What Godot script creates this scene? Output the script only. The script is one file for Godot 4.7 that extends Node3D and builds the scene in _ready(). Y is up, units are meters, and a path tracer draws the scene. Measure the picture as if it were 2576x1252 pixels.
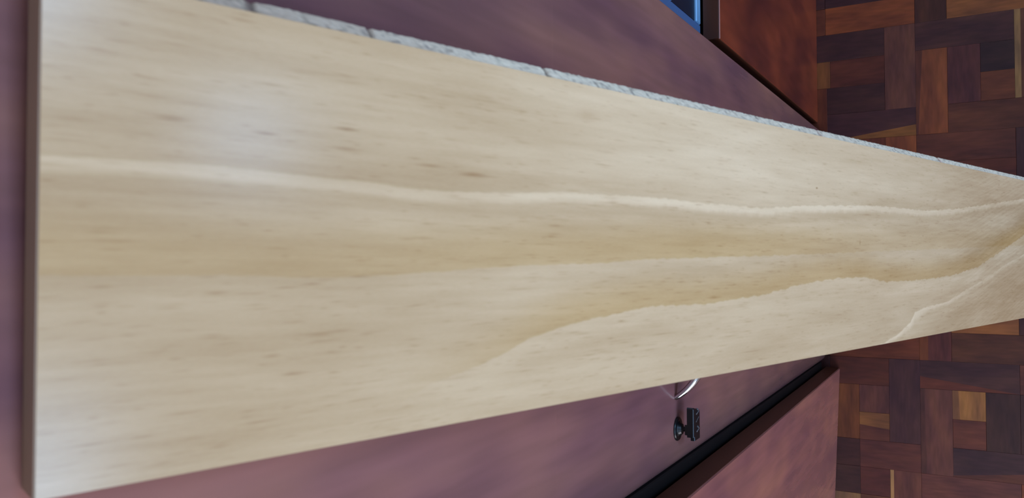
extends Node3D
# A pale beech-faced board leans against a tall red-brown cabinet; seen from above, lens turned on its side, parquet floor far below.

var used := {}
var mats := {}
var rng := RandomNumberGenerator.new()
var grain_tex: ImageTexture
var block_tex: ImageTexture
var front_tex: ImageTexture

# ---------------------------------------------------------------- naming
func numbered(n: String) -> String:
	if not used.has(n):
		used[n] = 0
		return n
	used[n] += 1
	return "%s_%03d" % [n, used[n]]

func thing(called: String, label: String, category: String, at := Vector3.ZERO, group := "") -> Node3D:
	var o := Node3D.new()
	o.name = numbered(called)
	add_child(o)
	o.position = at
	o.set_meta("label", label)
	o.set_meta("category", category)
	if group != "":
		o.set_meta("group", group)
	return o

func obj(called: String, mesh: Mesh, m: Material, parent: Node = self, label := "") -> MeshInstance3D:
	var o := MeshInstance3D.new()
	o.name = numbered(called) if parent == self else called
	o.mesh = mesh
	if m:
		o.material_override = m
	parent.add_child(o, true)
	if label != "":
		o.set_meta("label", label)
	return o

func struct(called: String, mesh: Mesh, m: Material, label: String) -> MeshInstance3D:
	var o := obj(called, mesh, m)
	o.set_meta("kind", "structure")
	o.set_meta("label", label)
	return o

# ---------------------------------------------------------------- shapes
# uvmap: which two axes give u (along the grain) and v (across it), per metre
func tri(st: SurfaceTool, p: Array, uv: Array, n: Array) -> void:
	var fn: Vector3 = (p[2] - p[0]).cross(p[1] - p[0])
	var want: Vector3 = n[0] + n[1] + n[2]
	var order := [0, 1, 2] if fn.dot(want) > 0 else [0, 2, 1]
	for k in order:
		st.set_normal(n[k])
		st.set_uv(uv[k])
		st.add_vertex(p[k])

func uv_of(p: Vector3, n: Vector3, grain: int, off: Vector2, scale := Vector2(1, 1)) -> Vector2:
	var along: float = p[grain]
	var a := (grain + 1) % 3
	var b := (grain + 2) % 3
	var across: float = p[b] if abs(n[a]) >= abs(n[b]) else p[a]
	return Vector2(along, across) * scale + off

func face(st: SurfaceTool, pts: Array, n: Vector3, grain: int, off: Vector2, scale := Vector2(1, 1)) -> void:
	for k in range(1, pts.size() - 1):
		var p := [pts[0], pts[k], pts[k + 1]]
		tri(st, p, [uv_of(p[0], n, grain, off, scale), uv_of(p[1], n, grain, off, scale), uv_of(p[2], n, grain, off, scale)], [n, n, n])

func start() -> SurfaceTool:
	var st := SurfaceTool.new()
	st.begin(Mesh.PRIMITIVE_TRIANGLES)
	return st

# bevelled box
func bbox(st: SurfaceTool, lo: Vector3, hi: Vector3, bev: float, grain := 1, off := Vector2.ZERO, scale := Vector2(1, 1)) -> void:
	var c := (lo + hi) * 0.5
	var h := (hi - lo) * 0.5
	bev = min(bev, min(h.x, min(h.y, h.z)) * 0.95)
	for ax in 3:
		var u := (ax + 1) % 3
		var v := (ax + 2) % 3
		for s in [-1, 1]:
			var n := Vector3.ZERO
			n[ax] = s
			var q := []
			for k in [[-1, -1], [1, -1], [1, 1], [-1, 1]]:
				var p := Vector3.ZERO
				p[ax] = s * h[ax]
				p[u] = k[0] * (h[u] - bev)
				p[v] = k[1] * (h[v] - bev)
				q.append(c + p)
			face(st, q, n, grain, off, scale)
	if bev <= 0.0:
		return
	for ax in 3:
		var u := (ax + 1) % 3
		var v := (ax + 2) % 3
		for su in [-1, 1]:
			for sv in [-1, 1]:
				var n := Vector3.ZERO
				n[u] = su
				n[v] = sv
				n = n.normalized()
				var q := []
				for k in [[-1, 0], [1, 0], [1, 1], [-1, 1]]:
					var p := Vector3.ZERO
					p[ax] = k[0] * (h[ax] - bev)
					p[u] = su * (h[u] - (bev if k[1] == 0 else 0.0))
					p[v] = sv * (h[v] - (0.0 if k[1] == 0 else bev))
					q.append(c + p)
				face(st, q, n, grain, off, scale)
	for sx in [-1, 1]:
		for sy in [-1, 1]:
			for sz in [-1, 1]:
				var s := Vector3(sx, sy, sz)
				var q := []
				for ax in 3:
					var p := Vector3.ZERO
					for k in 3:
						p[k] = s[k] * (h[k] - (0.0 if k == ax else bev))
					q.append(c + p)
				face(st, q, s.normalized(), grain, off, scale)

func box_mesh(lo: Vector3, hi: Vector3, bev := 0.0008, grain := 1, off := Vector2.ZERO) -> ArrayMesh:
	var st := start()
	bbox(st, lo, hi, bev, grain, off)
	return st.commit()

# outline (x, z), counter-clockwise seen from above or not, pulled up from y0 to y1; smooth where it turns gently
func upright(outline: PackedVector2Array, y0: float, y1: float, off := Vector2.ZERO) -> ArrayMesh:
	var st := start()
	var n := outline.size()
	var mid := Vector2.ZERO
	for p in outline:
		mid += p / n
	var nor := []
	for k in n:
		var d := outline[(k + 1) % n] - outline[k]
		var m := Vector2(d.y, -d.x).normalized()
		if Geometry2D.is_polygon_clockwise(outline):
			m = -m
		nor.append(m)
	var test: Vector2 = (outline[0] + outline[1]) * 0.5 + nor[0] * 0.0005
	if Geometry2D.is_point_in_polygon(test, outline):
		for k in n:
			nor[k] = -nor[k]
	for k in n:
		var a := outline[k]
		var b := outline[(k + 1) % n]
		var na: Vector2 = nor[k]
		var nb: Vector2 = nor[k]
		if nor[k].dot(nor[(k + n - 1) % n]) > 0.8:
			na = (nor[k] + nor[(k + n - 1) % n]).normalized()
		if nor[k].dot(nor[(k + 1) % n]) > 0.8:
			nb = (nor[k] + nor[(k + 1) % n]).normalized()
		var p := [Vector3(a.x, y0, a.y), Vector3(b.x, y0, b.y), Vector3(b.x, y1, b.y), Vector3(a.x, y1, a.y)]
		var m := [Vector3(na.x, 0, na.y), Vector3(nb.x, 0, nb.y), Vector3(nb.x, 0, nb.y), Vector3(na.x, 0, na.y)]
		var uv := []
		for q in 4:
			uv.append(uv_of(p[q], Vector3(nor[k].x, 0, nor[k].y), 1, off))
		tri(st, [p[0], p[1], p[2]], [uv[0], uv[1], uv[2]], [m[0], m[1], m[2]])
		tri(st, [p[0], p[2], p[3]], [uv[0], uv[2], uv[3]], [m[0], m[2], m[3]])
	var ids := Geometry2D.triangulate_polygon(outline)
	for k in range(0, ids.size(), 3):
		for y in [y0, y1]:
			var up := Vector3(0, 1 if y == y1 else -1, 0)
			face(st, [Vector3(outline[ids[k]].x, y, outline[ids[k]].y), Vector3(outline[ids[k + 1]].x, y, outline[ids[k + 1]].y), Vector3(outline[ids[k + 2]].x, y, outline[ids[k + 2]].y)], up, 0, off)
	return st.commit()

# profile of (radius, z) spun round +z
func spun(st: SurfaceTool, prof: Array, seg := 40, at := Vector3.ZERO) -> void:
	for i in prof.size() - 1:
		var a: Vector2 = prof[i]
		var b: Vector2 = prof[i + 1]
		var t := b - a
		var n2 := Vector2(t.y, -t.x).normalized()
		for k in seg:
			var t0 := TAU * k / seg
			var t1 := TAU * (k + 1) / seg
			var f := func(r: Vector2, th: float) -> Vector3: return at + Vector3(cos(th) * r.x, sin(th) * r.x, r.y)
			var g := func(th: float) -> Vector3: return Vector3(cos(th) * n2.x, sin(th) * n2.x, n2.y)
			var z2 := Vector2.ZERO
			if a.x > 0.00001:
				tri(st, [f.call(a, t0), f.call(a, t1), f.call(b, t1)], [z2, z2, z2], [g.call(t0), g.call(t1), g.call(t1)])
			if b.x > 0.00001:
				tri(st, [f.call(a, t0), f.call(b, t1), f.call(b, t0)], [z2, z2, z2], [g.call(t0), g.call(t1), g.call(t0)])

func swept(path: Array, radii: Array, seg := 20) -> ArrayMesh:
	var st := start()
	var rings := []
	for i in path.size():
		var t: Vector3 = (path[min(i + 1, path.size() - 1)] - path[max(i - 1, 0)]).normalized()
		var up := Vector3.UP
		var s := t.cross(up).normalized()
		var ring := []
		for k in seg:
			var th := TAU * k / seg
			var d: Vector3 = s * cos(th) * radii[i].x + up * sin(th) * radii[i].y
			ring.append([path[i] + d, (s * cos(th) / radii[i].x + up * sin(th) / radii[i].y).normalized()])
		rings.append(ring)
	var z2 := Vector2.ZERO
	for i in path.size() - 1:
		for k in seg:
			var a = rings[i][k]
			var b = rings[i][(k + 1) % seg]
			var c = rings[i + 1][(k + 1) % seg]
			var d = rings[i + 1][k]
			tri(st, [a[0], b[0], c[0]], [z2, z2, z2], [a[1], b[1], c[1]])
			tri(st, [a[0], c[0], d[0]], [z2, z2, z2], [a[1], c[1], d[1]])
	return st.commit()

# ---------------------------------------------------------------- materials
func plain(c: Color, rough := 0.5, metal := 0.0, spec := 0.5) -> StandardMaterial3D:
	var m := StandardMaterial3D.new()
	m.albedo_color = c
	m.roughness = rough
	m.metallic = metal
	m.metallic_specular = spec
	return m

func rgb(r: float, g: float, b: float) -> Color:
	return Color(r / 255.0, g / 255.0, b / 255.0)

func wood(c: Color, rough: float, tex: Texture2D, scale: Vector2, spec := 0.5) -> StandardMaterial3D:
	var m := plain(c, rough, 0.0, spec)
	m.albedo_texture = tex
	m.uv1_scale = Vector3(scale.x, scale.y, 1)
	return m

func noise(seed_: int, freq: float, oct := 3) -> FastNoiseLite:
	var n := FastNoiseLite.new()
	n.seed = seed_
	n.noise_type = FastNoiseLite.TYPE_SIMPLEX_SMOOTH
	n.frequency = freq
	n.fractal_octaves = oct
	return n

# grey-brown wood figure, grain along u, tiling
func figure(seed_: int, broad: float, fine: float, w := 1024, h := 512) -> ImageTexture:
	var a := noise(seed_, 0.012, 3).get_seamless_image(160, h)
	var b := noise(seed_ + 1, 0.09, 3).get_seamless_image(96, h)
	var d := noise(seed_ + 2, 0.02, 2).get_seamless_image(w / 2, h)
	for im in [a, b, d]:
		im.resize(w, h, Image.INTERPOLATE_CUBIC)
		im.convert(Image.FORMAT_L8)
	var pa := a.get_data()
	var pb := b.get_data()
	var pd := d.get_data()
	var out := PackedByteArray()
	out.resize(w * h * 3)
	for k in w * h:
		var x: float = (pa[k] / 255.0 - 0.5) * broad + (pd[k] / 255.0 - 0.5) * broad * 0.5
		var y: float = (pb[k] / 255.0 - 0.5) * fine
		var v := 0.84 + x + y
		out[k * 3] = int(clamp(v + 0.02, 0, 1) * 255)
		out[k * 3 + 1] = int(clamp(v - 0.15 * y, 0, 1) * 255)
		out[k * 3 + 2] = int(clamp(v - 0.6 * x, 0, 1) * 255)
	var img := Image.create_from_data(w, h, false, Image.FORMAT_RGB8, out)
	img.generate_mipmaps()
	return ImageTexture.create_from_image(img)

# value of a polyline of (s, w) millimetres at s
func along(line: Array, s: float) -> float:
	if s <= line[0].x:
		return line[0].y
	for k in line.size() - 1:
		if s <= line[k + 1].x:
			var t: float = (s - line[k].x) / (line[k + 1].x - line[k].x)
			return lerp(line[k].y, line[k + 1].y, t)
	return line[-1].y

func soft(x: float) -> float:
	return clamp(x, 0.0, 1.0) * clamp(x, 0.0, 1.0) * (3.0 - 2.0 * clamp(x, 0.0, 1.0))

# the beech print on the board: millimetres s from its top, w from its left edge (the lower edge of the picture)
const BOARD_LONG := 1390.0
const BOARD_WIDE := 128.0
func beech() -> ImageTexture:
	var w := 2048
	var h := 512
	var vein := [Vector2(0, 82.8), Vector2(18, 83.3), Vector2(40, 83.7), Vector2(66, 82.8), Vector2(95, 81.9), Vector2(112, 80.9), Vector2(137, 81.3), Vector2(160, 82.2), Vector2(178, 83.6), Vector2(222, 84.3), Vector2(250, 84.6), Vector2(275, 83.9), Vector2(332, 83.6), Vector2(377, 86.7), Vector2(432, 89.2), Vector2(478, 90.7), Vector2(561, 90.9), Vector2(617, 94.3), Vector2(691, 100.8), Vector2(798, 110.9), Vector2(900, 122), Vector2(1400, 170)]
	var tan_low := [Vector2(0, 54.5), Vector2(28, 53.9), Vector2(45, 53.8), Vector2(67, 52.6), Vector2(88, 52.4), Vector2(117, 53.5), Vector2(157, 55.2), Vector2(202, 55.8), Vector2(240, 57.6), Vector2(370, 59.4), Vector2(1400, 80)]
	var step := [Vector2(0, -30), Vector2(100, 8), Vector2(119, 15.8), Vector2(139, 19.4), Vector2(154, 23.8), Vector2(165, 27.6), Vector2(180, 30.4), Vector2(198, 33), Vector2(219, 34.7), Vector2(241, 36.7), Vector2(265, 36.2), Vector2(292, 36), Vector2(310, 37.3), Vector2(335, 38.4), Vector2(367, 41.8), Vector2(399, 44.4), Vector2(430, 45.6), Vector2(464, 45), Vector2(495, 41.5), Vector2(529, 41.5), Vector2(573, 42), Vector2(623, 44.1), Vector2(677, 49.7), Vector2(739, 63), Vector2(803, 78), Vector2(900, 98), Vector2(1400, 190)]
	var pale := [Vector2(440, -14), Vector2(468, -1.8), Vector2(493, 0.1), Vector2(519, 5), Vector2(539, 12), Vector2(547, 18.6), Vector2(568, 21.3), Vector2(608, 23.2), Vector2(642, 29.6), Vector2(699, 39.5), Vector2(751, 50.7), Vector2(805, 59.6), Vector2(900, 78), Vector2(1400, 170)]
	var dusk := [Vector2(520, 40), Vector2(573, 46.4), Vector2(622, 50.9), Vector2(667, 59.5), Vector2(716, 71.4), Vector2(759, 80.8), Vector2(801, 90.8), Vector2(900, 110), Vector2(1400, 190)]
	var base := PackedFloat32Array()
	base.resize(w * h * 3)
	var wob := noise(11, 0.05, 4)
	var slow := noise(12, 1.0, 3)
	var streak := noise(13, 1.0, 3)
	var hair := noise(14, 1.0, 2)
	for i in w:
		var s := (i + 0.5) / w * BOARD_LONG
		var far_ := clampf((s - 80.0) / 300.0, 0.0, 1.0)
		var jag := wob.get_noise_1d(s * 2.2) * 0.9 * (0.35 + 0.65 * far_)
		var v1 := along(vein, s) + jag
		var v2 := along(tan_low, s) + jag
		var v3 := along(step, s) + jag * 1.2
		var v4 := along(pale, s) + jag * 0.8
		var v5 := along(dusk, s)
		for j in h:
			var x := (j + 0.5) / h * BOARD_WIDE
			var bend := x + 5.0 * sin(s * 0.004 + 0.5)
			var v := slow.get_noise_2d(s * 0.006, bend * 0.05) * 0.05 + streak.get_noise_2d(s * 0.02, bend * 0.30) * 0.022 + hair.get_noise_2d(s * 0.25, x * 1.3) * 0.010
			var warm := 0.0
			# pale vein, sharp on its high side, and the tan line under it
			var d := v1 - x
			v += (0.05 + 0.018 * far_) * soft((d + 0.8) / 1.2) * (1.0 - soft((d - 1.6) / 3.0))
			v -= 0.03 * soft((-d + 0.3) / 0.9) * (1.0 - soft((-d - 1.0) / 9.0))
			v -= 0.03 * soft((d - 3.0) / 2.0) * (1.0 - soft((d - 7.0) / 3.0))
			# tan band above its lower limit
			d = x - v2
			var band := (0.45 + 0.55 * far_) * soft((d + 0.4) / 0.9) * (1.0 - soft((d - 5.0) / 17.0)) * (1.0 - soft((s - 240.0) / 260.0) * 0.7)
			v -= 0.055 * band
			warm += 0.055 * band
			# darker above the step, paler under it
			d = x - v3
			var up := soft((d + 0.5) / 0.9) * (1.0 - soft((d - 2.0) / 17.0)) * soft((s - 90.0) / 120.0)
			v -= 0.05 * up
			warm += 0.04 * up
			v += 0.03 * soft((0.3 - d) / 1.0) * (1.0 - soft((-d - 3.0) / 12.0)) * soft((s - 100.0) / 60.0)
			# pale flame at the right, grain turning with it
			if s > 430.0:
				d = v4 - x
				v += 0.11 * soft((d + 0.9) / 1.2) * (1.0 - soft((d - 0.4) / (3.4 + 6.0 * exp(-pow((s - 549.0) / 16.0, 2))))) * (1.0 - 0.45 * soft((s - 560.0) / 120.0))
				v -= 0.05 * soft(d / 14.0) * soft((s - 520.0) / 120.0)
				d = x - v5
				v -= 0.06 * exp(-d * d / 60.0) * soft((s - 540.0) / 150.0)
				v += hair.get_noise_2d(s * 0.02, (x - v5) * 0.35) * 0.03 * soft((s - 500.0) / 200.0)
			v -= 0.05 * (1.0 - soft((s - 20.0) / 150.0))  # darker towards the top end: near shade painted into the print
			v += 0.075 * soft((s - 120.0) / 120.0) * (1.0 - soft((s - 380.0) / 260.0)) * soft((x - 60.0) / 40.0)  # paler print zone, with the brighter light lower down painted in
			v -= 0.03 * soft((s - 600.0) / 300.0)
			var k := (j * w + i) * 3
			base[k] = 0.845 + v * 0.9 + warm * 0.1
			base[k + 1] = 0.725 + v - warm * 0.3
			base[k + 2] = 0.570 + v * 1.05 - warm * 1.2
	# short pores and flecks, lying with the grain
	rng.seed = 77
	for n in 5200:
		var s := rng.randf_range(0, BOARD_LONG)
		var x := rng.randf_range(0, BOARD_WIDE)
		var ln := rng.randf_range(1.4, 5.0) if rng.randf() < 0.93 else rng.randf_range(5.0, 11.0)
		var th := rng.randf_range(0.25, 0.55)
		var dark := rng.randf_range(0.015, 0.05) * (1.0 if rng.randf() < 0.9 else 1.6)
		fleck(base, w, h, s, x, ln, th, dark)
	for q in [[134.8, 87.6, 7.0, 0.8, 0.13], [115.4, 89.3, 6.0, 0.6, 0.09], [83.0, 98.1, 5.0, 0.7, 0.1], [83, 92, 6, 0.6, 0.09], [290, 38.5, 6.0, 0.7, 0.1], [392.4, 97.6, 1.0, 0.5, 0.35], [30, 95, 5, 0.6, 0.09], [56, 94, 4, 0.6, 0.09], [376, 92.8, 5, 0.5, 0.07]]:
		fleck(base, w, h, q[0], q[1], q[2], q[3], q[4])
	fleck(base, w, h, 452.4, 66.9, 0.7, 1.7, 0.13)
	fleck(base, w, h, 193.6, 115.5, 7.0, 3.2, 0.045)
	var out := PackedByteArray()
	out.resize(w * h * 3)
	for k in w * h * 3:
		out[k] = int(clamp(base[k], 0, 1) * 255.0)
	var img := Image.create_from_data(w, h, false, Image.FORMAT_RGB8, out)
	img.generate_mipmaps()
	return ImageTexture.create_from_image(img)

func fleck(base: PackedFloat32Array, w: int, h: int, s: float, x: float, ln: float, th: float, dark: float) -> void:
	var ci := s / BOARD_LONG * w
	var cj := x / BOARD_WIDE * h
	var ri := maxf(ln / BOARD_LONG * w, 0.8)
	var rj := maxf(th / BOARD_WIDE * h, 0.8)
	for i in range(int(ci - ri * 1.6), int(ci + ri * 1.6) + 1):
		for j in range(int(cj - rj * 1.6), int(cj + rj * 1.6) + 1):
			if i < 0 or j < 0 or i >= w or j >= h:
				continue
			var g := exp(-pow((i - ci) / ri, 2) * 1.6 - pow((j - cj) / rj, 2) * 1.6) * dark
			var k := (j * w + i) * 3
			base[k] -= g * 0.85
			base[k + 1] -= g
			base[k + 2] -= g

# ---------------------------------------------------------------- the room
const ROOM_LEFT := -2.3
const ROOM_RIGHT := 2.4
const ROOM_BACK := -0.80
const ROOM_FRONT := 2.7
const CEIL := 2.7

# a wall in a plane of constant x or z with rectangular openings [a0, a1, y0, y1]
func wall(called: String, axis: int, at: float, out: float, a0: float, a1: float, holes: Array, label: String) -> void:
	var st := start()
	var cuts := [a0, a1]
	for hl in holes:
		cuts.append(hl[0])
		cuts.append(hl[1])
	cuts.sort()
	for k in cuts.size() - 1:
		var c0: float = cuts[k]
		var c1: float = cuts[k + 1]
		if c1 - c0 < 0.001:
			continue
		var spans := [[0.0, CEIL]]
		for hl in holes:
			if c0 >= hl[0] - 0.001 and c1 <= hl[1] + 0.001:
				spans = [[0.0, hl[2]], [hl[3], CEIL]]
		for sp in spans:
			if sp[1] - sp[0] < 0.001:
				continue
			var lo := Vector3(c0, sp[0], min(at, at + out))
			var hi := Vector3(c1, sp[1], max(at, at + out))
			if axis == 0:
				lo = Vector3(min(at, at + out), sp[0], c0)
				hi = Vector3(max(at, at + out), sp[1], c1)
			bbox(st, lo, hi, 0.0)
	struct(called, st.commit(), mats.wall, label)

func window(called: String, axis: int, at: float, hole: Array, energy: float, tint: Color, label: String) -> void:
	var o := Node3D.new()
	o.name = called
	add_child(o)
	o.set_meta("kind", "structure")
	o.set_meta("label", label)
	var a0: float = hole[0]
	var a1: float = hole[1]
	var y0: float = hole[2]
	var y1: float = hole[3]
	var st := start()
	var bars := [[a0, a0 + 0.05, y0, y1], [a1 - 0.05, a1, y0, y1], [a0 + 0.05, a1 - 0.05, y0, y0 + 0.05], [a0 + 0.05, a1 - 0.05, y1 - 0.05, y1], [(a0 + a1) / 2 - 0.03, (a0 + a1) / 2 + 0.03, y0 + 0.05, y1 - 0.05]]
	for b in bars:
		if axis == 0:
			bbox(st, Vector3(at - 0.03, b[2], b[0]), Vector3(at + 0.03, b[3], b[1]), 0.004)
		else:
			bbox(st, Vector3(b[0], b[2], at - 0.03), Vector3(b[1], b[3], at + 0.03), 0.004)
	obj("window_frame", st.commit(), mats.frame, o)
	var pane := box_mesh(Vector3(at - 0.003, y0 + 0.05, a0 + 0.05), Vector3(at + 0.003, y1 - 0.05, a1 - 0.05), 0.0) if axis == 0 else box_mesh(Vector3(a0 + 0.05, y0 + 0.05, at - 0.003), Vector3(a1 - 0.05, y1 - 0.05, at + 0.003), 0.0)
	obj("window_pane", pane, mats.glass, o)
	var l := AreaLight3D.new()
	l.name = called + "_daylight"
	l.area_size = Vector2(a1 - a0 - 0.1, y1 - y0 - 0.1)
	l.light_energy = energy
	l.light_color = tint
	l.shadow_enabled = true
	l.set("area_range", 12.0)
	add_child(l)
	if axis == 0:
		l.position = Vector3(at + 0.06, (y0 + y1) / 2, (a0 + a1) / 2)
		l.look_at(l.position + Vector3(1, 0, 0), Vector3.UP)
	else:
		l.position = Vector3((a0 + a1) / 2, (y0 + y1) / 2, at - 0.06)
		l.look_at(l.position + Vector3(0, 0, -1), Vector3.UP)

# ---------------------------------------------------------------- parquet
const CELL := 0.04415
var taken := {}
func gx(i: float) -> float: return 0.0124 + CELL * i
func gz(j: float) -> float: return 0.059 - 0.0441 * j

func tone(c: Color) -> Material:
	var key := "tone" + c.to_html()
	if not mats.has(key):
		c = Color(c.r * 1.22, c.g * 1.15, c.b * 1.08)
		mats[key] = wood(c, 0.36, block_tex, Vector2(3.1, 7.0), 0.4)
	return mats[key]

# a block's outline (x, z) with its top edges eased, given as a surface of st
func slab(st: SurfaceTool, poly: Array, top: float, ease_: float, g: int, off: Vector2) -> void:
	var mid := Vector2.ZERO
	for p in poly:
		mid += p / poly.size()
	var ring := []
	for p in poly:
		var d: Vector2 = p - mid
		ring.append(mid + d - Vector2(sign(d.x), sign(d.y)) * ease_)
	var up := []
	for p in ring:
		up.append(Vector3(p.x, top, p.y))
	face(st, up, Vector3.UP, g, off)
	for k in poly.size():
		var a: Vector2 = poly[k]
		var b: Vector2 = poly[(k + 1) % poly.size()]
		var c: Vector2 = ring[(k + 1) % poly.size()]
		var d: Vector2 = ring[k]
		var e := b - a
		var n := Vector2(e.y, -e.x).normalized()
		if n.dot((a + b) / 2 - mid) < 0:
			n = -n
		face(st, [Vector3(a.x, top - ease_, a.y), Vector3(b.x, top - ease_, b.y), Vector3(c.x, top, c.y), Vector3(d.x, top, d.y)], Vector3(n.x, 1, n.y).normalized(), g, off)
		face(st, [Vector3(a.x, -0.008, a.y), Vector3(b.x, -0.008, b.y), Vector3(b.x, top - ease_, b.y), Vector3(a.x, top - ease_, a.y)], Vector3(n.x, 0, n.y), g, off)

# one parquet block over cells i0..i1, j0..j1; two = [colour, side, width at the start, width at the end] of a second tone
func block(par: Node, along_x: bool, i0: float, i1: float, j0: float, j1: float, c: Color, two := []) -> void:
	for i in range(int(floor(i0 + 0.5)), int(floor(i1 + 0.5))):
		for j in range(int(floor(j0 + 0.5)), int(floor(j1 + 0.5))):
			taken[Vector2i(i, j)] = true
	var gap := 0.0001
	var x0 := gx(i0) + gap
	var x1 := gx(i1) - gap
	var z0 := gz(j1) + gap
	var z1 := gz(j0) - gap
	var cen := Vector2((x0 + x1) / 2, (z0 + z1) / 2)
	var hx := (x1 - x0) / 2
	var hz := (z1 - z0) / 2
	var g := 0 if along_x else 2
	var top := rng.randf_range(-0.0004, 0.0)
	var off := Vector2(rng.randf(), rng.randf())
	var mesh: ArrayMesh
	if two.is_empty():
		var st := start()
		slab(st, [Vector2(-hx, -hz), Vector2(hx, -hz), Vector2(hx, hz), Vector2(-hx, hz)], top, 0.00025, g, off)
		mesh = st.commit()
		mesh.surface_set_material(0, tone(c))
	else:
		# side "z": the strip lies along the low-z edge, widths given at low x and high x; side "x": along the low-x edge, widths at low z and high z
		var a: float = two[2]
		var b: float = two[3]
		var strip := []
		var rest := []
		if two[1] == "z":
			strip = [Vector2(-hx, -hz), Vector2(hx, -hz), Vector2(hx, -hz + b), Vector2(-hx, -hz + a)]
			rest = [Vector2(-hx, -hz + a), Vector2(hx, -hz + b), Vector2(hx, hz), Vector2(-hx, hz)]
		else:
			strip = [Vector2(-hx, -hz), Vector2(-hx + a, -hz), Vector2(-hx + b, hz), Vector2(-hx, hz)]
			rest = [Vector2(-hx + a, -hz), Vector2(hx, -hz), Vector2(hx, hz), Vector2(-hx + b, hz)]
		var st := start()
		slab(st, rest, top, 0.0, g, off)
		mesh = st.commit()
		var st2 := start()
		slab(st2, strip, top, 0.0, g, off)
		st2.commit(mesh)
		mesh.surface_set_material(0, tone(c))
		mesh.surface_set_material(1, tone(two[0]))
	var o := obj("parquet_block", mesh, null, par)
	o.position = Vector3(cen.x, 0, cen.y)

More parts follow.
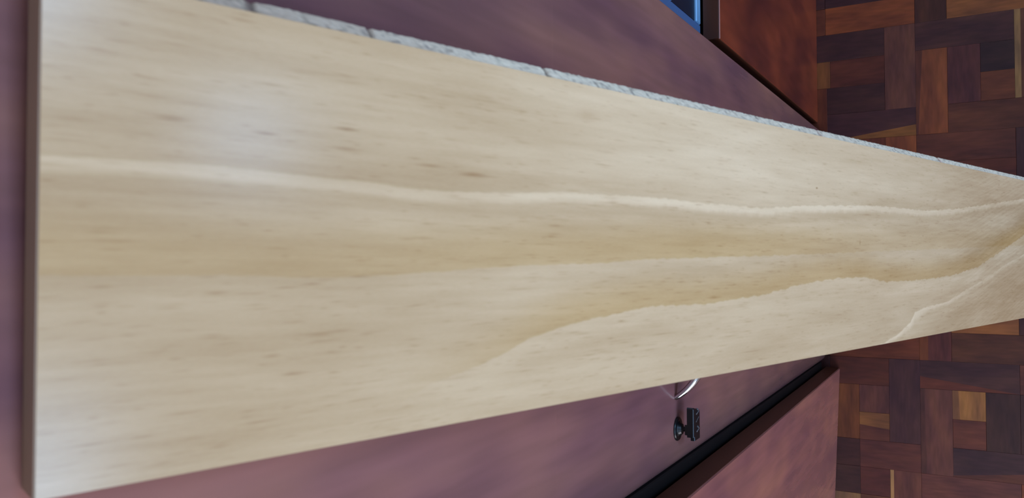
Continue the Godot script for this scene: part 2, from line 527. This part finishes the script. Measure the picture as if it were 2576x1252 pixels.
# ---------------------------------------------------------------- build
func _ready() -> void:
	# camera: held high, looking steeply down, turned on its side
	var cam := Camera3D.new()
	cam.name = "camera"
	add_child(cam)
	cam.transform = Transform3D(Basis(Vector3(-0.00880296, -0.50080249, 0.86551683), Vector3(0.9998854, 0.0062526, 0.01378745), Vector3(-0.01231652, 0.86553901, 0.50069005)).orthonormalized(), Vector3(0, 1.4, 0))
	cam.near = 0.02
	cam.far = 30.0
	var at := CameraAttributesPhysical.new()
	at.frustum_focal_length = 12.0 * 2000.0 / 626.0
	at.frustum_near = 0.02
	at.frustum_far = 30.0
	at.exposure_aperture = 27.0
	at.frustum_focus_distance = 0.85
	cam.attributes = at
	cam.fov = rad_to_deg(2.0 * atan(626.0 / 2000.0))
	cam.current = true

	var sky_m := ProceduralSkyMaterial.new()
	sky_m.sky_top_color = Color(0.45, 0.6, 0.85)
	sky_m.sky_horizon_color = Color(0.8, 0.86, 0.93)
	sky_m.ground_bottom_color = Color(0.35, 0.36, 0.36)
	sky_m.ground_horizon_color = Color(0.7, 0.74, 0.78)
	var sky := Sky.new()
	sky.sky_material = sky_m
	var env := Environment.new()
	env.background_mode = Environment.BG_SKY
	env.sky = sky
	env.ambient_light_source = Environment.AMBIENT_SOURCE_SKY
	env.tonemap_mode = Environment.TONE_MAPPER_LINEAR
	env.tonemap_exposure = 0.395
	env.sdfgi_enabled = true
	env.ssao_enabled = true
	env.ssil_enabled = true
	var we := WorldEnvironment.new()
	we.name = "world"
	we.environment = env
	add_child(we)

	var day := Color(0.60, 0.79, 1.0)
	var left_hole := [0.30, 1.55, 0.35, 2.1]
	var front_a := [-1.75, -0.72, 1.30, 2.35]
	var front_b := [0.44, 1.47, 1.38, 2.35]
	var front_c := [0.02, 0.40, 0.66, 1.06]  # low opening added to throw a glare spot on the board

	grain_tex = figure(3, 0.24, 0.09)
	block_tex = figure(21, 0.24, 0.16, 512, 256)
	front_tex = figure(9, 0.34, 0.14, 512, 256)
	mats.wall = plain(rgb(214, 208, 198), 0.85)
	mats.frame = plain(rgb(225, 225, 222), 0.4)
	mats.glass = plain(Color(0.9, 0.95, 1.0, 0.08), 0.02)
	mats.glass.transparency = BaseMaterial3D.TRANSPARENCY_ALPHA
	mats.door = wood(rgb(170, 121, 117), 0.17, grain_tex, Vector2(0.9, 2.0), 0.5)
	mats.side_door = wood(rgb(180, 116, 108), 0.24, grain_tex, Vector2(0.9, 2.0), 0.5)
	mats.low_front = wood(rgb(136, 62, 44), 0.3, front_tex, Vector2(1.5, 2.6), 0.5)
	mats.carcass = wood(rgb(74, 46, 40), 0.5, grain_tex, Vector2(1.6, 2.4))
	mats.dark_edge = plain(rgb(78, 40, 22), 0.45)
	mats.painted_highlight = plain(rgb(176, 120, 108), 0.4)  # pale tone paints a highlight on the low cabinet top edge
	mats.black = plain(rgb(11, 12, 15), 0.32)
	mats.gap_black = plain(rgb(13, 13, 15), 0.6)  # black that stands for the shade in the gap
	mats.chrome = plain(rgb(225, 228, 232), 0.1, 1.0)
	mats.rack = plain(rgb(92, 126, 176), 0.4, 0.2)
	mats.rack_rail = plain(rgb(136, 186, 228), 0.4, 0.1)
	mats.rack_panel = plain(rgb(24, 33, 52), 0.4)
	mats.ceiling = plain(rgb(226, 223, 216), 0.9)

	window("window_1", 0, ROOM_LEFT - 0.1, left_hole, 14.0, Color(0.95, 0.96, 1.0), "white framed window in the left wall")
	window("window_2", 2, ROOM_FRONT + 0.1, front_a, 7.0, day, "white framed window left of the added pier opposite the cabinets")
	window("window_3", 2, ROOM_FRONT + 0.1, front_b, 8.4, day, "white framed window right of the added pier opposite the cabinets")
	window("window_4", 2, ROOM_FRONT + 0.1, front_c, 0.85, day, "small low white framed window added in the pier for a glare on the board")

	wall("wall_left", 0, ROOM_LEFT, -0.2, ROOM_BACK - 0.2, ROOM_FRONT + 0.2, [left_hole], "off-white wall left of the cabinets")
	wall("wall_right", 0, ROOM_RIGHT, 0.2, ROOM_BACK - 0.2, ROOM_FRONT + 0.2, [], "off-white wall right of the cabinets")
	wall("wall_back", 2, ROOM_BACK, -0.2, ROOM_LEFT, ROOM_RIGHT, [], "off-white wall behind the cabinets")
	wall("wall_front", 2, ROOM_FRONT, 0.2, ROOM_LEFT, ROOM_RIGHT, [front_a, front_b, front_c], "off-white wall opposite the cabinets")  # solid pier between the openings added to keep the middle reflection dark
	struct("ceiling", box_mesh(Vector3(ROOM_LEFT - 0.2, CEIL, ROOM_BACK - 0.2), Vector3(ROOM_RIGHT + 0.2, CEIL + 0.2, ROOM_FRONT + 0.2), 0.0), mats.ceiling, "white ceiling")
	build_floor()
	build_cabinet()
	build_side_cabinet()
	build_low_cabinet()
	build_rack()
	build_board()
	build_key()

func build_floor() -> void:
	var fl := struct("floor", box_mesh(Vector3(ROOM_LEFT - 0.2, -0.2, ROOM_BACK - 0.2), Vector3(ROOM_RIGHT + 0.2, -0.0075, ROOM_FRONT + 0.2), 0.0), plain(rgb(36, 24, 20), 0.8), "dark basket-weave parquet floor of brown and orange wooden blocks")
	rng.seed = 5
	var X := true
	var Z := false
	# those in view beside the low red cabinet, then those beside the side cabinet
	var list := [
		[Z, 8, 9, 3, 6, 118, 66, 44, []], [Z, 9, 10, 3, 6, 62, 39, 44, []], [X, 8, 11, 2, 3, 70, 43, 40, []],
		[Z, 8, 9, -1, 2, 128, 82, 52, []], [Z, 7, 8, 0, 3, 72, 46, 48, []],
		[X, 5, 8, -1, 0, 94, 60, 48, [rgb(134, 106, 74), "z", 0.008, 0.008]],
		[X, 5, 8, 3, 4, 90, 58, 54, []], [Z, 7, 8, 4, 7, 64, 41, 44, []], [X, 6, 7, 5.85, 7, 102, 66, 44, []],
		[X, 3, 6, 5.97, 7, 92, 50, 38, []], [Z, 6, 7, 4, 5.85, 80, 44, 40, []], [Z, 5, 6, 4, 5.97, 62, 39, 42, []],
		[Z, 4, 5, 3, 5.97, 66, 42, 48, [rgb(112, 76, 48), "x", 0.0, 0.017]],
		[X, 4, 7, 2, 3, 116, 68, 48, [rgb(90, 54, 46), "z", 0.003, 0.010]],
		[X, 5, 7, 1, 2, 84, 50, 52, []], [Z, 6, 7, 0, 1, 56, 38, 42, []], [Z, 5, 6, 0, 1, 104, 61, 46, []],
		[Z, 4, 5, -1, 2, 86, 52, 44, []], [Z, 3, 4, 0, 3, 86, 51, 45, []], [X, 1, 4, -1, 0, 62, 40, 46, []], [Z, 2, 3, 0, 3, 82, 46, 42, []],
		[Z, -4, -3, 3, 6, 96, 54, 42, []], [X, -4, -1, 2, 3, 86, 50, 50, [rgb(102, 60, 44), "z", 0.012, 0.012]],
		[Z, -4, -3, -1, 2, 78, 49, 42, []], [X, -7, -4, 3, 4, 68, 45, 50, []],
		[Z, -5, -4, 0, 3, 68, 45, 48, [rgb(90, 50, 44), "x", 0.019, 0.0]],
		[Z, -5, -4, 4, 6, 80, 45, 40, []], [X, -7, -5, 5, 6.4, 94, 57, 40, []], [X, -6, -5, 4, 5, 84, 53, 52, []],
		[Z, -7, -6, 4, 5, 116, 80, 52, [rgb(84, 50, 46), "x", 0.024, 0.019]],
		[X, -8, -5, 2, 3, 92, 59, 56, [rgb(80, 51, 48), "z", 0.008, 0.006]],
		[X, -6, -5, 1, 2, 132, 94, 60, [rgb(108, 76, 56), "z", 0.010, 0.008]], [Z, -7, -6, 1, 2, 92, 54, 48, []],
		[X, -7, -5, 0, 1, 62, 42, 43, []], [X, -7, -5, -1, 0, 60, 41, 43, []],
		[Z, -8, -7, -1, 2, 64, 44, 49, [rgb(86, 52, 46), "x", 0.002, 0.02]],
		[Z, -8, -7, 3, 5, 86, 51, 48, []], [Z, -8, -7, 5, 6.4, 64, 40, 40, []],
		[Z, -9, -8, 4, 5, 80, 45, 44, []], [Z, -9, -8, 5, 6.4, 58, 38, 40, []],
		[X, -11, -8, 3, 4, 94, 59, 54, [rgb(152, 120, 84), "z", 0.005, 0.005]],
		[X, -10, -9, 5, 6.4, 110, 86, 66, []], [Z, -10, -9, 4, 5, 96, 61, 48, []],
		[Z, -9, -8, 0, 3, 94, 58, 54, []], [Z, -10, -9, 1, 3, 132, 98, 64, []], [Z, -9, -8, -1, 0, 116, 68, 48, []],
	]
	for b in list:
		block(fl, b[0], b[1], b[2], b[3], b[4], rgb(b[5], b[6], b[7]), b[8])
	# the rest of the basket weave: near squares block by block, far ones joined
	var tones := [rgb(64, 41, 45), rgb(72, 45, 46), rgb(84, 50, 46), rgb(92, 57, 52), rgb(96, 54, 42), rgb(116, 68, 48), rgb(60, 39, 42), rgb(80, 46, 42), rgb(126, 84, 56)]
	var far := {}
	var count := list.size()
	for si in range(-16, 18):
		for sj in range(-20, 3):
			var flip := posmod(si + sj, 2) == 0
			var near_ := si >= -7 and si <= 6 and sj >= -4 and sj <= 1
			for k in 3:
				var run := []
				for q in 4:
					var cell := Vector2i(si * 3 - 1 + (q if flip else k), sj * 3 + (k if flip else q))
					var free: bool = q < 3 and not taken.has(cell)
					if free:
						run.append(cell)
					elif run.size() > 0:
						var a: Vector2i = run[0]
						var b: Vector2i = run[-1]
						run = []
						if gz(b.y + 1) < ROOM_BACK or gx(a.x) < ROOM_LEFT or gx(b.x + 1) > ROOM_RIGHT or gz(a.y) > ROOM_FRONT:
							continue
						var c: Color = tones[rng.randi() % tones.size()]
						if near_ and count < 290 and gz(a.y) > -0.24:
							count += 1
							block(fl, flip, a.x, b.x + 1, a.y, b.y + 1, c)
						else:
							if not far.has(c):
								far[c] = start()
							var st: SurfaceTool = far[c]
							var x0 := gx(a.x) + 0.0003
							var x1 := gx(b.x + 1) - 0.0003
							var z0 := gz(b.y + 1) + 0.0003
							var z1 := gz(a.y) - 0.0003
							slab(st, [Vector2(x0, z0), Vector2(x1, z0), Vector2(x1, z1), Vector2(x0, z1)], rng.randf_range(-0.0004, 0.0), 0.0005, 0 if flip else 2, Vector2(rng.randf(), rng.randf()))
	var mesh := ArrayMesh.new()
	for c in far:
		far[c].commit(mesh)
		mesh.surface_set_material(mesh.get_surface_count() - 1, tone(c))
	var o := obj("parquet_block_field", mesh, null, fl)
	o.set_meta("kind", "stuff")

const FRONT := -0.213
func build_cabinet() -> void:
	var t := thing("tall_cabinet", "tall glossy mauve-brown cabinet behind the leaning pale board, with bow handle and black lock", "cabinet", Vector3(0.017, 0, -0.5))
	var o := Vector3(0.017, 0, -0.5)
	obj("body", box_mesh(Vector3(-0.168, 0.0, -0.79) - o, Vector3(0.202, 1.95, FRONT - 0.0205) - o, 0.001), mats.carcass, t)
	# door: softly rounded on its left edge, tight on its right
	var pts := PackedVector2Array()
	var x0 := -0.1727
	var x1 := 0.206
	for r in [[x1, 0.0015, -1], [x0, 0.009, 1]]:
		for k in 7:
			var th: float = (k / 6.0) * PI / 2
			var rad: float = r[1]
			if r[2] < 0:
				pts.append(Vector2(r[0] - rad + rad * cos(th), FRONT - rad + rad * sin(th)))
			else:
				pts.append(Vector2(r[0] + rad - rad * sin(th), FRONT - rad + rad * cos(th)))
	pts.append(Vector2(x0, FRONT - 0.0195))
	pts.append(Vector2(x1, FRONT - 0.0195))
	var loc := PackedVector2Array()
	for p in pts:
		loc.append(p - Vector2(o.x, o.z))
	var d := obj("door", upright(loc, 0.003, 1.92, Vector2(0.13, 0.31)), mats.door, t)
	# bow handle, lying level: a crescent bar standing 27 mm off the door
	var half := 0.048
	var sag := 0.0268
	var R := (half * half + sag * sag) / (2 * sag)
	var cen := Vector3(-0.1155 + half, 0.7653, FRONT + sag - R) - o
	var a0 := asin(half / R)
	var path := []
	var rad := []
	for k in 49:
		var f := k / 48.0
		var a: float = lerp(-a0, a0, f)
		path.append(cen + Vector3(sin(a) * R, 0, cos(a) * R))
		var e := sin(f * PI)
		rad.append(Vector2(lerp(0.0020, 0.0038, e), lerp(0.0026, 0.0058, e)))
	obj("handle", swept(path, rad), mats.chrome, d, "chrome bow handle")
	var st := start()
	spun(st, [Vector2(0.0098, 0), Vector2(0.0098, 0.0008), Vector2(0.0092, 0.0016), Vector2(0.0078, 0.002), Vector2(0.0066, 0.0018), Vector2(0.0056, 0.0026), Vector2(0.0042, 0.0046), Vector2(0.0, 0.005)], 48, Vector3(-0.1415, 0.7615, FRONT) - o)
	obj("lock_rosette", st.commit(), mats.black, d, "black round lock rosette")

func build_key() -> void:
	var at := Vector3(-0.1412, 0.7622, FRONT + 0.004)
	var t := thing("key", "small black folding key with a flat plastic head, standing in the cabinet lock", "key", at)
	var st := start()
	spun(st, [Vector2(0.0021, 0.0), Vector2(0.0021, 0.0072), Vector2(0.0, 0.0072)], 20)
	obj("key_shaft", st.commit(), mats.black, t)
	# head: a flat plate hanging across the shaft, one corner cut, a lug at its other end
	st = start()
	var outline := [Vector2(-0.0058, 0.0036), Vector2(0.0176, 0.0036), Vector2(0.0184, 0.0026), Vector2(0.0180, 0.0010), Vector2(0.0152, -0.0118), Vector2(0.0142, -0.0136), Vector2(-0.0058, -0.0136)]
	plate(st, outline, 0.0056, 0.0112, 0.0006)
	plate(st, [Vector2(-0.0088, 0.0010), Vector2(-0.0050, 0.0010), Vector2(-0.0050, -0.0136), Vector2(-0.0088, -0.0136)], 0.0078, 0.0112, 0.0005)
	plate(st, [Vector2(-0.0042, 0.0030), Vector2(0.0042, 0.0030), Vector2(0.0030, -0.0030), Vector2(-0.0030, -0.0030)], 0.0036, 0.0060, 0.0005)
	var hd := obj("key_head", st.commit(), mats.black, t)
	st = start()
	for c in [Vector2(0.0142, -0.0070), Vector2(-0.0002, -0.0074)]:
		plate(st, [c + Vector2(-0.0022, 0.003), c + Vector2(-0.0012, 0.0034), c + Vector2(0.0006, -0.0028), c + Vector2(-0.0002, -0.0034)], 0.0108, 0.0117, 0.0002)
		plate(st, [c + Vector2(-0.0002, -0.0034), c + Vector2(0.0006, -0.0028), c + Vector2(0.0028, 0.001), c + Vector2(0.0018, 0.0016)], 0.0108, 0.0117, 0.0002)
	plate(st, [Vector2(0.0060, -0.003), Vector2(0.0066, -0.003), Vector2(0.0096, -0.010), Vector2(0.0090, -0.010)], 0.0108, 0.0115, 0.0001)
	obj("raised_mark", st.commit(), plain(rgb(96, 98, 104), 0.3), hd)  # paler than the head: glints on the marks painted as colour

# outline in x, y pulled from z0 to z1, front edge eased
func plate(st: SurfaceTool, pts: Array, z0: float, z1: float, ease_: float) -> void:
	var mid := Vector2.ZERO
	for p in pts:
		mid += p / pts.size()
	var n := pts.size()
	var front := []
	var back := []
	for p in pts:
		var q: Vector2 = mid + (p - mid) - (p - mid).normalized() * ease_
		front.append(Vector3(q.x, q.y, z1))
		back.append(Vector3(p.x, p.y, z0))
	face(st, front, Vector3(0, 0, 1), 0, Vector2.ZERO)
	face(st, back, Vector3(0, 0, -1), 0, Vector2.ZERO)
	for k in n:
		var a: Vector2 = pts[k]
		var b: Vector2 = pts[(k + 1) % n]
		var e := b - a
		var m := Vector2(e.y, -e.x).normalized()
		if m.dot((a + b) / 2 - mid) < 0:
			m = -m
		var zm := z1 - ease_
		face(st, [Vector3(a.x, a.y, z0), Vector3(b.x, b.y, z0), Vector3(b.x, b.y, zm), Vector3(a.x, a.y, zm)], Vector3(m.x, m.y, 0), 0, Vector2.ZERO)
		face(st, [Vector3(a.x, a.y, zm), Vector3(b.x, b.y, zm), front[(k + 1) % n], front[k]], Vector3(m.x, m.y, 1).normalized(), 0, Vector2.ZERO)

func build_side_cabinet() -> void:
	var at := Vector3(-0.42, 0, -0.5)
	var t := thing("side_cabinet", "pinkish brown cabinet with its flat door standing proud beside a dark gap", "cabinet", at)
	obj("body", box_mesh(Vector3(-0.652, 0.0, -0.79) - at, Vector3(-0.188, 1.95, -0.238) - at, 0.001), mats.carcass, t)
	# door panel, a little ajar
	var c := Vector2(-0.1838, -0.1900)
	var u := Vector2(-0.99888, -0.0473)
	var v := Vector2(0.0473, -0.99888)
	var p := PackedVector2Array()
	var e := 0.0012
	for q in [[e, 0.0], [0.455, 0.0], [0.455, 0.021], [0.0, 0.021], [0.0, e]]:
		p.append(c + u * q[0] + v * q[1] - Vector2(at.x, at.z))
	var d := obj("door", upright(p, 0.002, 1.92, Vector2(0.4, 0.17)), mats.side_door, t)
	# its inner edge is banded dark
	var b := PackedVector2Array()
	for q in [[-0.0004, 0.0010], [0.001, 0.0010], [0.001, 0.0208], [-0.0004, 0.0208]]:
		b.append(c + u * q[0] + v * q[1] - Vector2(at.x, at.z))
	obj("edge_band", upright(b, 0.002, 1.92), mats.dark_edge, d, "dark brown edge band")
	obj("gap_shade", box_mesh(Vector3(-0.1875, 0.012, -0.236) - at, Vector3(-0.1740, 1.92, -0.2165) - at, 0.001), mats.gap_black, t, "black strip added for the shade of the gap")  # added black strip, standing for the deep shade between the doors

func build_low_cabinet() -> void:
	var at := Vector3(0.5, 0, -0.5)
	var t := thing("low_cabinet", "low reddish-brown cabinet with a cathedral-grained front, right of the tall cabinet on the parquet", "cabinet", at)
	obj("body", box_mesh(Vector3(0.2235, 0.0, -0.79) - at, Vector3(0.78, 0.5952, -0.240) - at, 0.001), mats.carcass, t)
	var f := obj("front_panel", box_mesh(Vector3(0.2225, 0.002, -0.2355) - at, Vector3(0.781, 0.5955, -0.219) - at, 0.0008, 1, Vector2(0.07, 0.0)), mats.low_front, t)
	obj("edge_band", box_mesh(Vector3(0.2222, 0.5950, -0.2362) - at, Vector3(0.781, 0.5960, -0.2198) - at, 0.0003), mats.dark_edge, f, "dark brown top edge")
	obj("edge_band", box_mesh(Vector3(0.2218, 0.002, -0.2362) - at, Vector3(0.2228, 0.5950, -0.2198) - at, 0.0003), mats.dark_edge, f, "dark brown side edge")
	obj("arris", box_mesh(Vector3(0.2218, 0.5948, -0.2198) - at, Vector3(0.781, 0.5960, -0.2187) - at, 0.0004), mats.painted_highlight, f, "top arris with painted highlight")

func build_rack() -> void:
	var at := Vector3(0.47, 0.5965, -0.4)
	var t := thing("metal_rack", "blue-grey metal rack with dark recessed panels, standing on the low red-brown cabinet", "rack", at)
	var z := -0.2385
	var x0 := 0.2236
	var x1 := 0.70
	var y0 := 0.5965
	var bars := [0.6100, 0.6995]
	for n in 5:
		bars.append(0.6995 + 0.0895 * (n + 1))
	obj("body", box_mesh(Vector3(x0, y0, -0.70) - at, Vector3(x1, bars[-1], z - 0.012) - at, 0.002), mats.rack_panel, t)
	obj("post", box_mesh(Vector3(x0, y0, z - 0.02) - at, Vector3(0.2385, bars[-1], z) - at, 0.0012), mats.rack, t)
	obj("post", box_mesh(Vector3(x1 - 0.0116, y0, z - 0.02) - at, Vector3(x1, bars[-1], z) - at, 0.0012), mats.rack, t)
	for k in bars.size():
		var lo: float = y0 if k == 0 else bars[k] - 0.0135
		obj("rail", box_mesh(Vector3(0.2387, lo, z - 0.02) - at, Vector3(x1 - 0.0118, bars[k], z + 0.0002) - at, 0.001), mats.rack_rail, t, "paler blue rail")
	for k in bars.size() - 1:
		obj("panel", box_mesh(Vector3(0.2389, bars[k] + 0.0004, z - 0.011) - at, Vector3(x1 - 0.0122, bars[k + 1] - 0.0139, z - 0.0018) - at, 0.001), mats.rack_panel, t, "dark recessed panel")

func build_board() -> void:
	var D := Vector3(-0.00310852, -0.95656712, 0.29149559)
	var W := Vector3(0.99879861, 0.01128568, 0.04768613)
	var N := Vector3(-0.04890471, 0.29129362, 0.95538283)
	var t2 := 0.2377
	var K := t2 / 0.231
	var wide := 0.5525611 * t2
	var thick := 0.012
	var cham := 0.0183 * t2
	var top := Vector3(-0.24777076, -0.46919977, -0.84762092) * t2 + Vector3(0, 1.4, 0)   # left top corner of its face
	var long := (top.y - N.y * thick) / -D.y
	var t := thing("board", "long pale beech-faced board with a chipped edge, leaning from the parquet against the tall cabinet", "board", top + D * long)
	t.basis = Basis(W, -D, N).orthonormalized()
	# local: x across from the left edge, y up from the foot, z out of the face
	var skin := 0.0007
	# face sheet
	var st := start()
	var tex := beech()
	var steps := 40
	for k in steps:
		var y0 := long * k / steps
		var y1 := long * (k + 1) / steps
		var u0 := (long - y0) * 1000.0 / K / BOARD_LONG
		var u1 := (long - y1) * 1000.0 / K / BOARD_LONG
		var vv := wide * 1000.0 / K / BOARD_WIDE
		var q := [Vector3(0, y0, 0), Vector3(wide, y0, 0), Vector3(wide, y1, 0), Vector3(0, y1, 0)]
		var uv := [Vector2(u0, 0.002), Vector2(u0, vv), Vector2(u1, vv), Vector2(u1, 0.002)]
		var n := [Vector3.BACK, Vector3.BACK, Vector3.BACK]
		tri(st, [q[0], q[1], q[2]], [uv[0], uv[1], uv[2]], n)
		tri(st, [q[0], q[2], q[3]], [uv[0], uv[2], uv[3]], n)
		for side in [[0.0, Vector3.LEFT], [wide, Vector3.RIGHT]]:
			var s := [Vector3(side[0], y0, 0), Vector3(side[0], y1, 0), Vector3(side[0], y1, -skin), Vector3(side[0], y0, -skin)]
			var m := [side[1], side[1], side[1]]
			var v: float = 0.002 if side[0] == 0.0 else vv
			var su := [Vector2(u0, v), Vector2(u1, v), Vector2(u1, v), Vector2(u0, v)]
			tri(st, [s[0], s[1], s[2]], [su[0], su[1], su[2]], m)
			tri(st, [s[0], s[2], s[3]], [su[0], su[2], su[3]], m)
	for e in [[0.0, Vector3.DOWN], [long, Vector3.UP]]:
		face(st, [Vector3(0, e[0], 0), Vector3(wide, e[0], 0), Vector3(wide, e[0], -skin), Vector3(0, e[0], -skin)], e[1], 0, Vector2.ZERO)
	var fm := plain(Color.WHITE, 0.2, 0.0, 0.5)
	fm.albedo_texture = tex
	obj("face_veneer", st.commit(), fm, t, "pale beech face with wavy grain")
	# chipboard core: its right edge is broken away in a ragged slope
	rng.seed = 31
	st = start()
	var rows := 900
	var cols := 7
	var rough := noise(41, 1.0, 3)
	var holes := [[0.0533, 0.0016], [0.1724, 0.0012], [0.3983, 0.0010], [0.5897, 0.0022], [0.093, 0.0006]]
	var grid := []
	var col := []
	for r in rows + 1:
		var y := long * r / rows
		var s := (long - y) / K
		var line := []
		var tint := []
		var chip := rough.get_noise_2d(y * 900.0, 3.0)
		for c in cols:
			var f := c / (cols - 1.0)
			var jit := rough.get_noise_2d(y * 1400.0, f * 3.0 + 20.0) * 0.0006 * (0.3 + sin(f * PI))
			var x := wide + cham * f + jit + (0.0003 * chip if c == cols - 1 else 0.0)
			var z := -skin - (cham - skin) * f + jit * 0.6
			var grey := 0.96 + 0.16 * rough.get_noise_2d(y * 700.0, f * 2.0 + 60.0) + 0.10 * rough.get_noise_2d(y * 2600.0, f * 4.0)
			var hue := Vector3(1.0, 0.84, 0.64)
			if rough.get_noise_2d(y * 1500.0, f + 90.0) > 0.42:
				grey *= 0.55
				hue = Vector3(1.0, 0.82, 0.66)
			if rough.get_noise_2d(y * 900.0, f * 0.6 + 150.0) > 0.34:
				grey *= 0.72
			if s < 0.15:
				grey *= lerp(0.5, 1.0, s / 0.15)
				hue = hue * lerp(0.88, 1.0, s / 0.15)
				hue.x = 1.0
			for hl in holes:
				var q: float = abs(s - hl[0]) / hl[1]
				if q < 1.0:
					grey = lerp(0.06, grey, q)  # shade inside the holes painted into the core colour
					hue = Vector3(1.0, 0.7, 0.55)
					x -= 0.0008 * (1.0 - q)
					z -= 0.0008 * (1.0 - q)
			line.append(Vector3(x, y, z))
			tint.append(Color(grey * hue.x, grey * hue.y, grey * hue.z))
		line.append(Vector3(wide + cham + 0.0003 * chip, y, -thick))
		tint.append(Color(0.35, 0.28, 0.2))
		grid.append(line)
		col.append(tint)
	for r in rows:
		for c in cols:
			var p := [grid[r][c], grid[r][c + 1], grid[r + 1][c + 1], grid[r + 1][c]]
			var q := [col[r][c], col[r][c + 1], col[r + 1][c + 1], col[r + 1][c]]
			for tr in [[0, 1, 2], [0, 2, 3]]:
				var n: Vector3 = (p[tr[1]] - p[tr[0]]).cross(p[tr[2]] - p[tr[0]]).normalized()
				if n.dot(Vector3(1, 0, 0.4)) < 0:
					n = -n
				var fn: Vector3 = (p[tr[2]] - p[tr[0]]).cross(p[tr[1]] - p[tr[0]])
				var ord = tr if fn.dot(n) > 0 else [tr[0], tr[2], tr[1]]
				for k in ord:
					st.set_normal(n)
					st.set_color(q[k])
					st.set_uv(Vector2.ZERO)
					st.add_vertex(p[k])
	st.set_color(Color(0.35, 0.28, 0.2))
	var a := Vector3(0, 0, -skin)
	var xw := wide + cham
	face(st, [Vector3(0, 0, -skin), Vector3(wide, 0, -skin), Vector3(wide, long, -skin), Vector3(0, long, -skin)], Vector3.BACK, 0, Vector2.ZERO)
	face(st, [Vector3(0, 0, -thick), Vector3(xw, 0, -thick), Vector3(xw, long, -thick), Vector3(0, long, -thick)], Vector3.FORWARD, 0, Vector2.ZERO)
	face(st, [a, Vector3(0, long, -skin), Vector3(0, long, -thick), Vector3(0, 0, -thick)], Vector3.LEFT, 0, Vector2.ZERO)
	for y in [0.0, long]:
		var n := Vector3.UP if y > 0 else Vector3.DOWN
		face(st, [Vector3(0, y, -skin), Vector3(wide, y, -skin), Vector3(xw, y, -cham), Vector3(xw, y, -thick), Vector3(0, y, -thick)], n, 0, Vector2.ZERO)
	var cm := plain(Color.WHITE, 0.85, 0.0, 0.3)
	cm.vertex_color_use_as_albedo = true
	obj("chipboard_core", st.commit(), cm, t, "grey chipped chipboard edge")
	obj("end_band", box_mesh(Vector3(0.0002, long, -thick + 0.0002), Vector3(wide, long + 0.0005, -0.0002), 0.0001, 0), plain(rgb(150, 124, 102), 0.6), t, "dull brown end band")
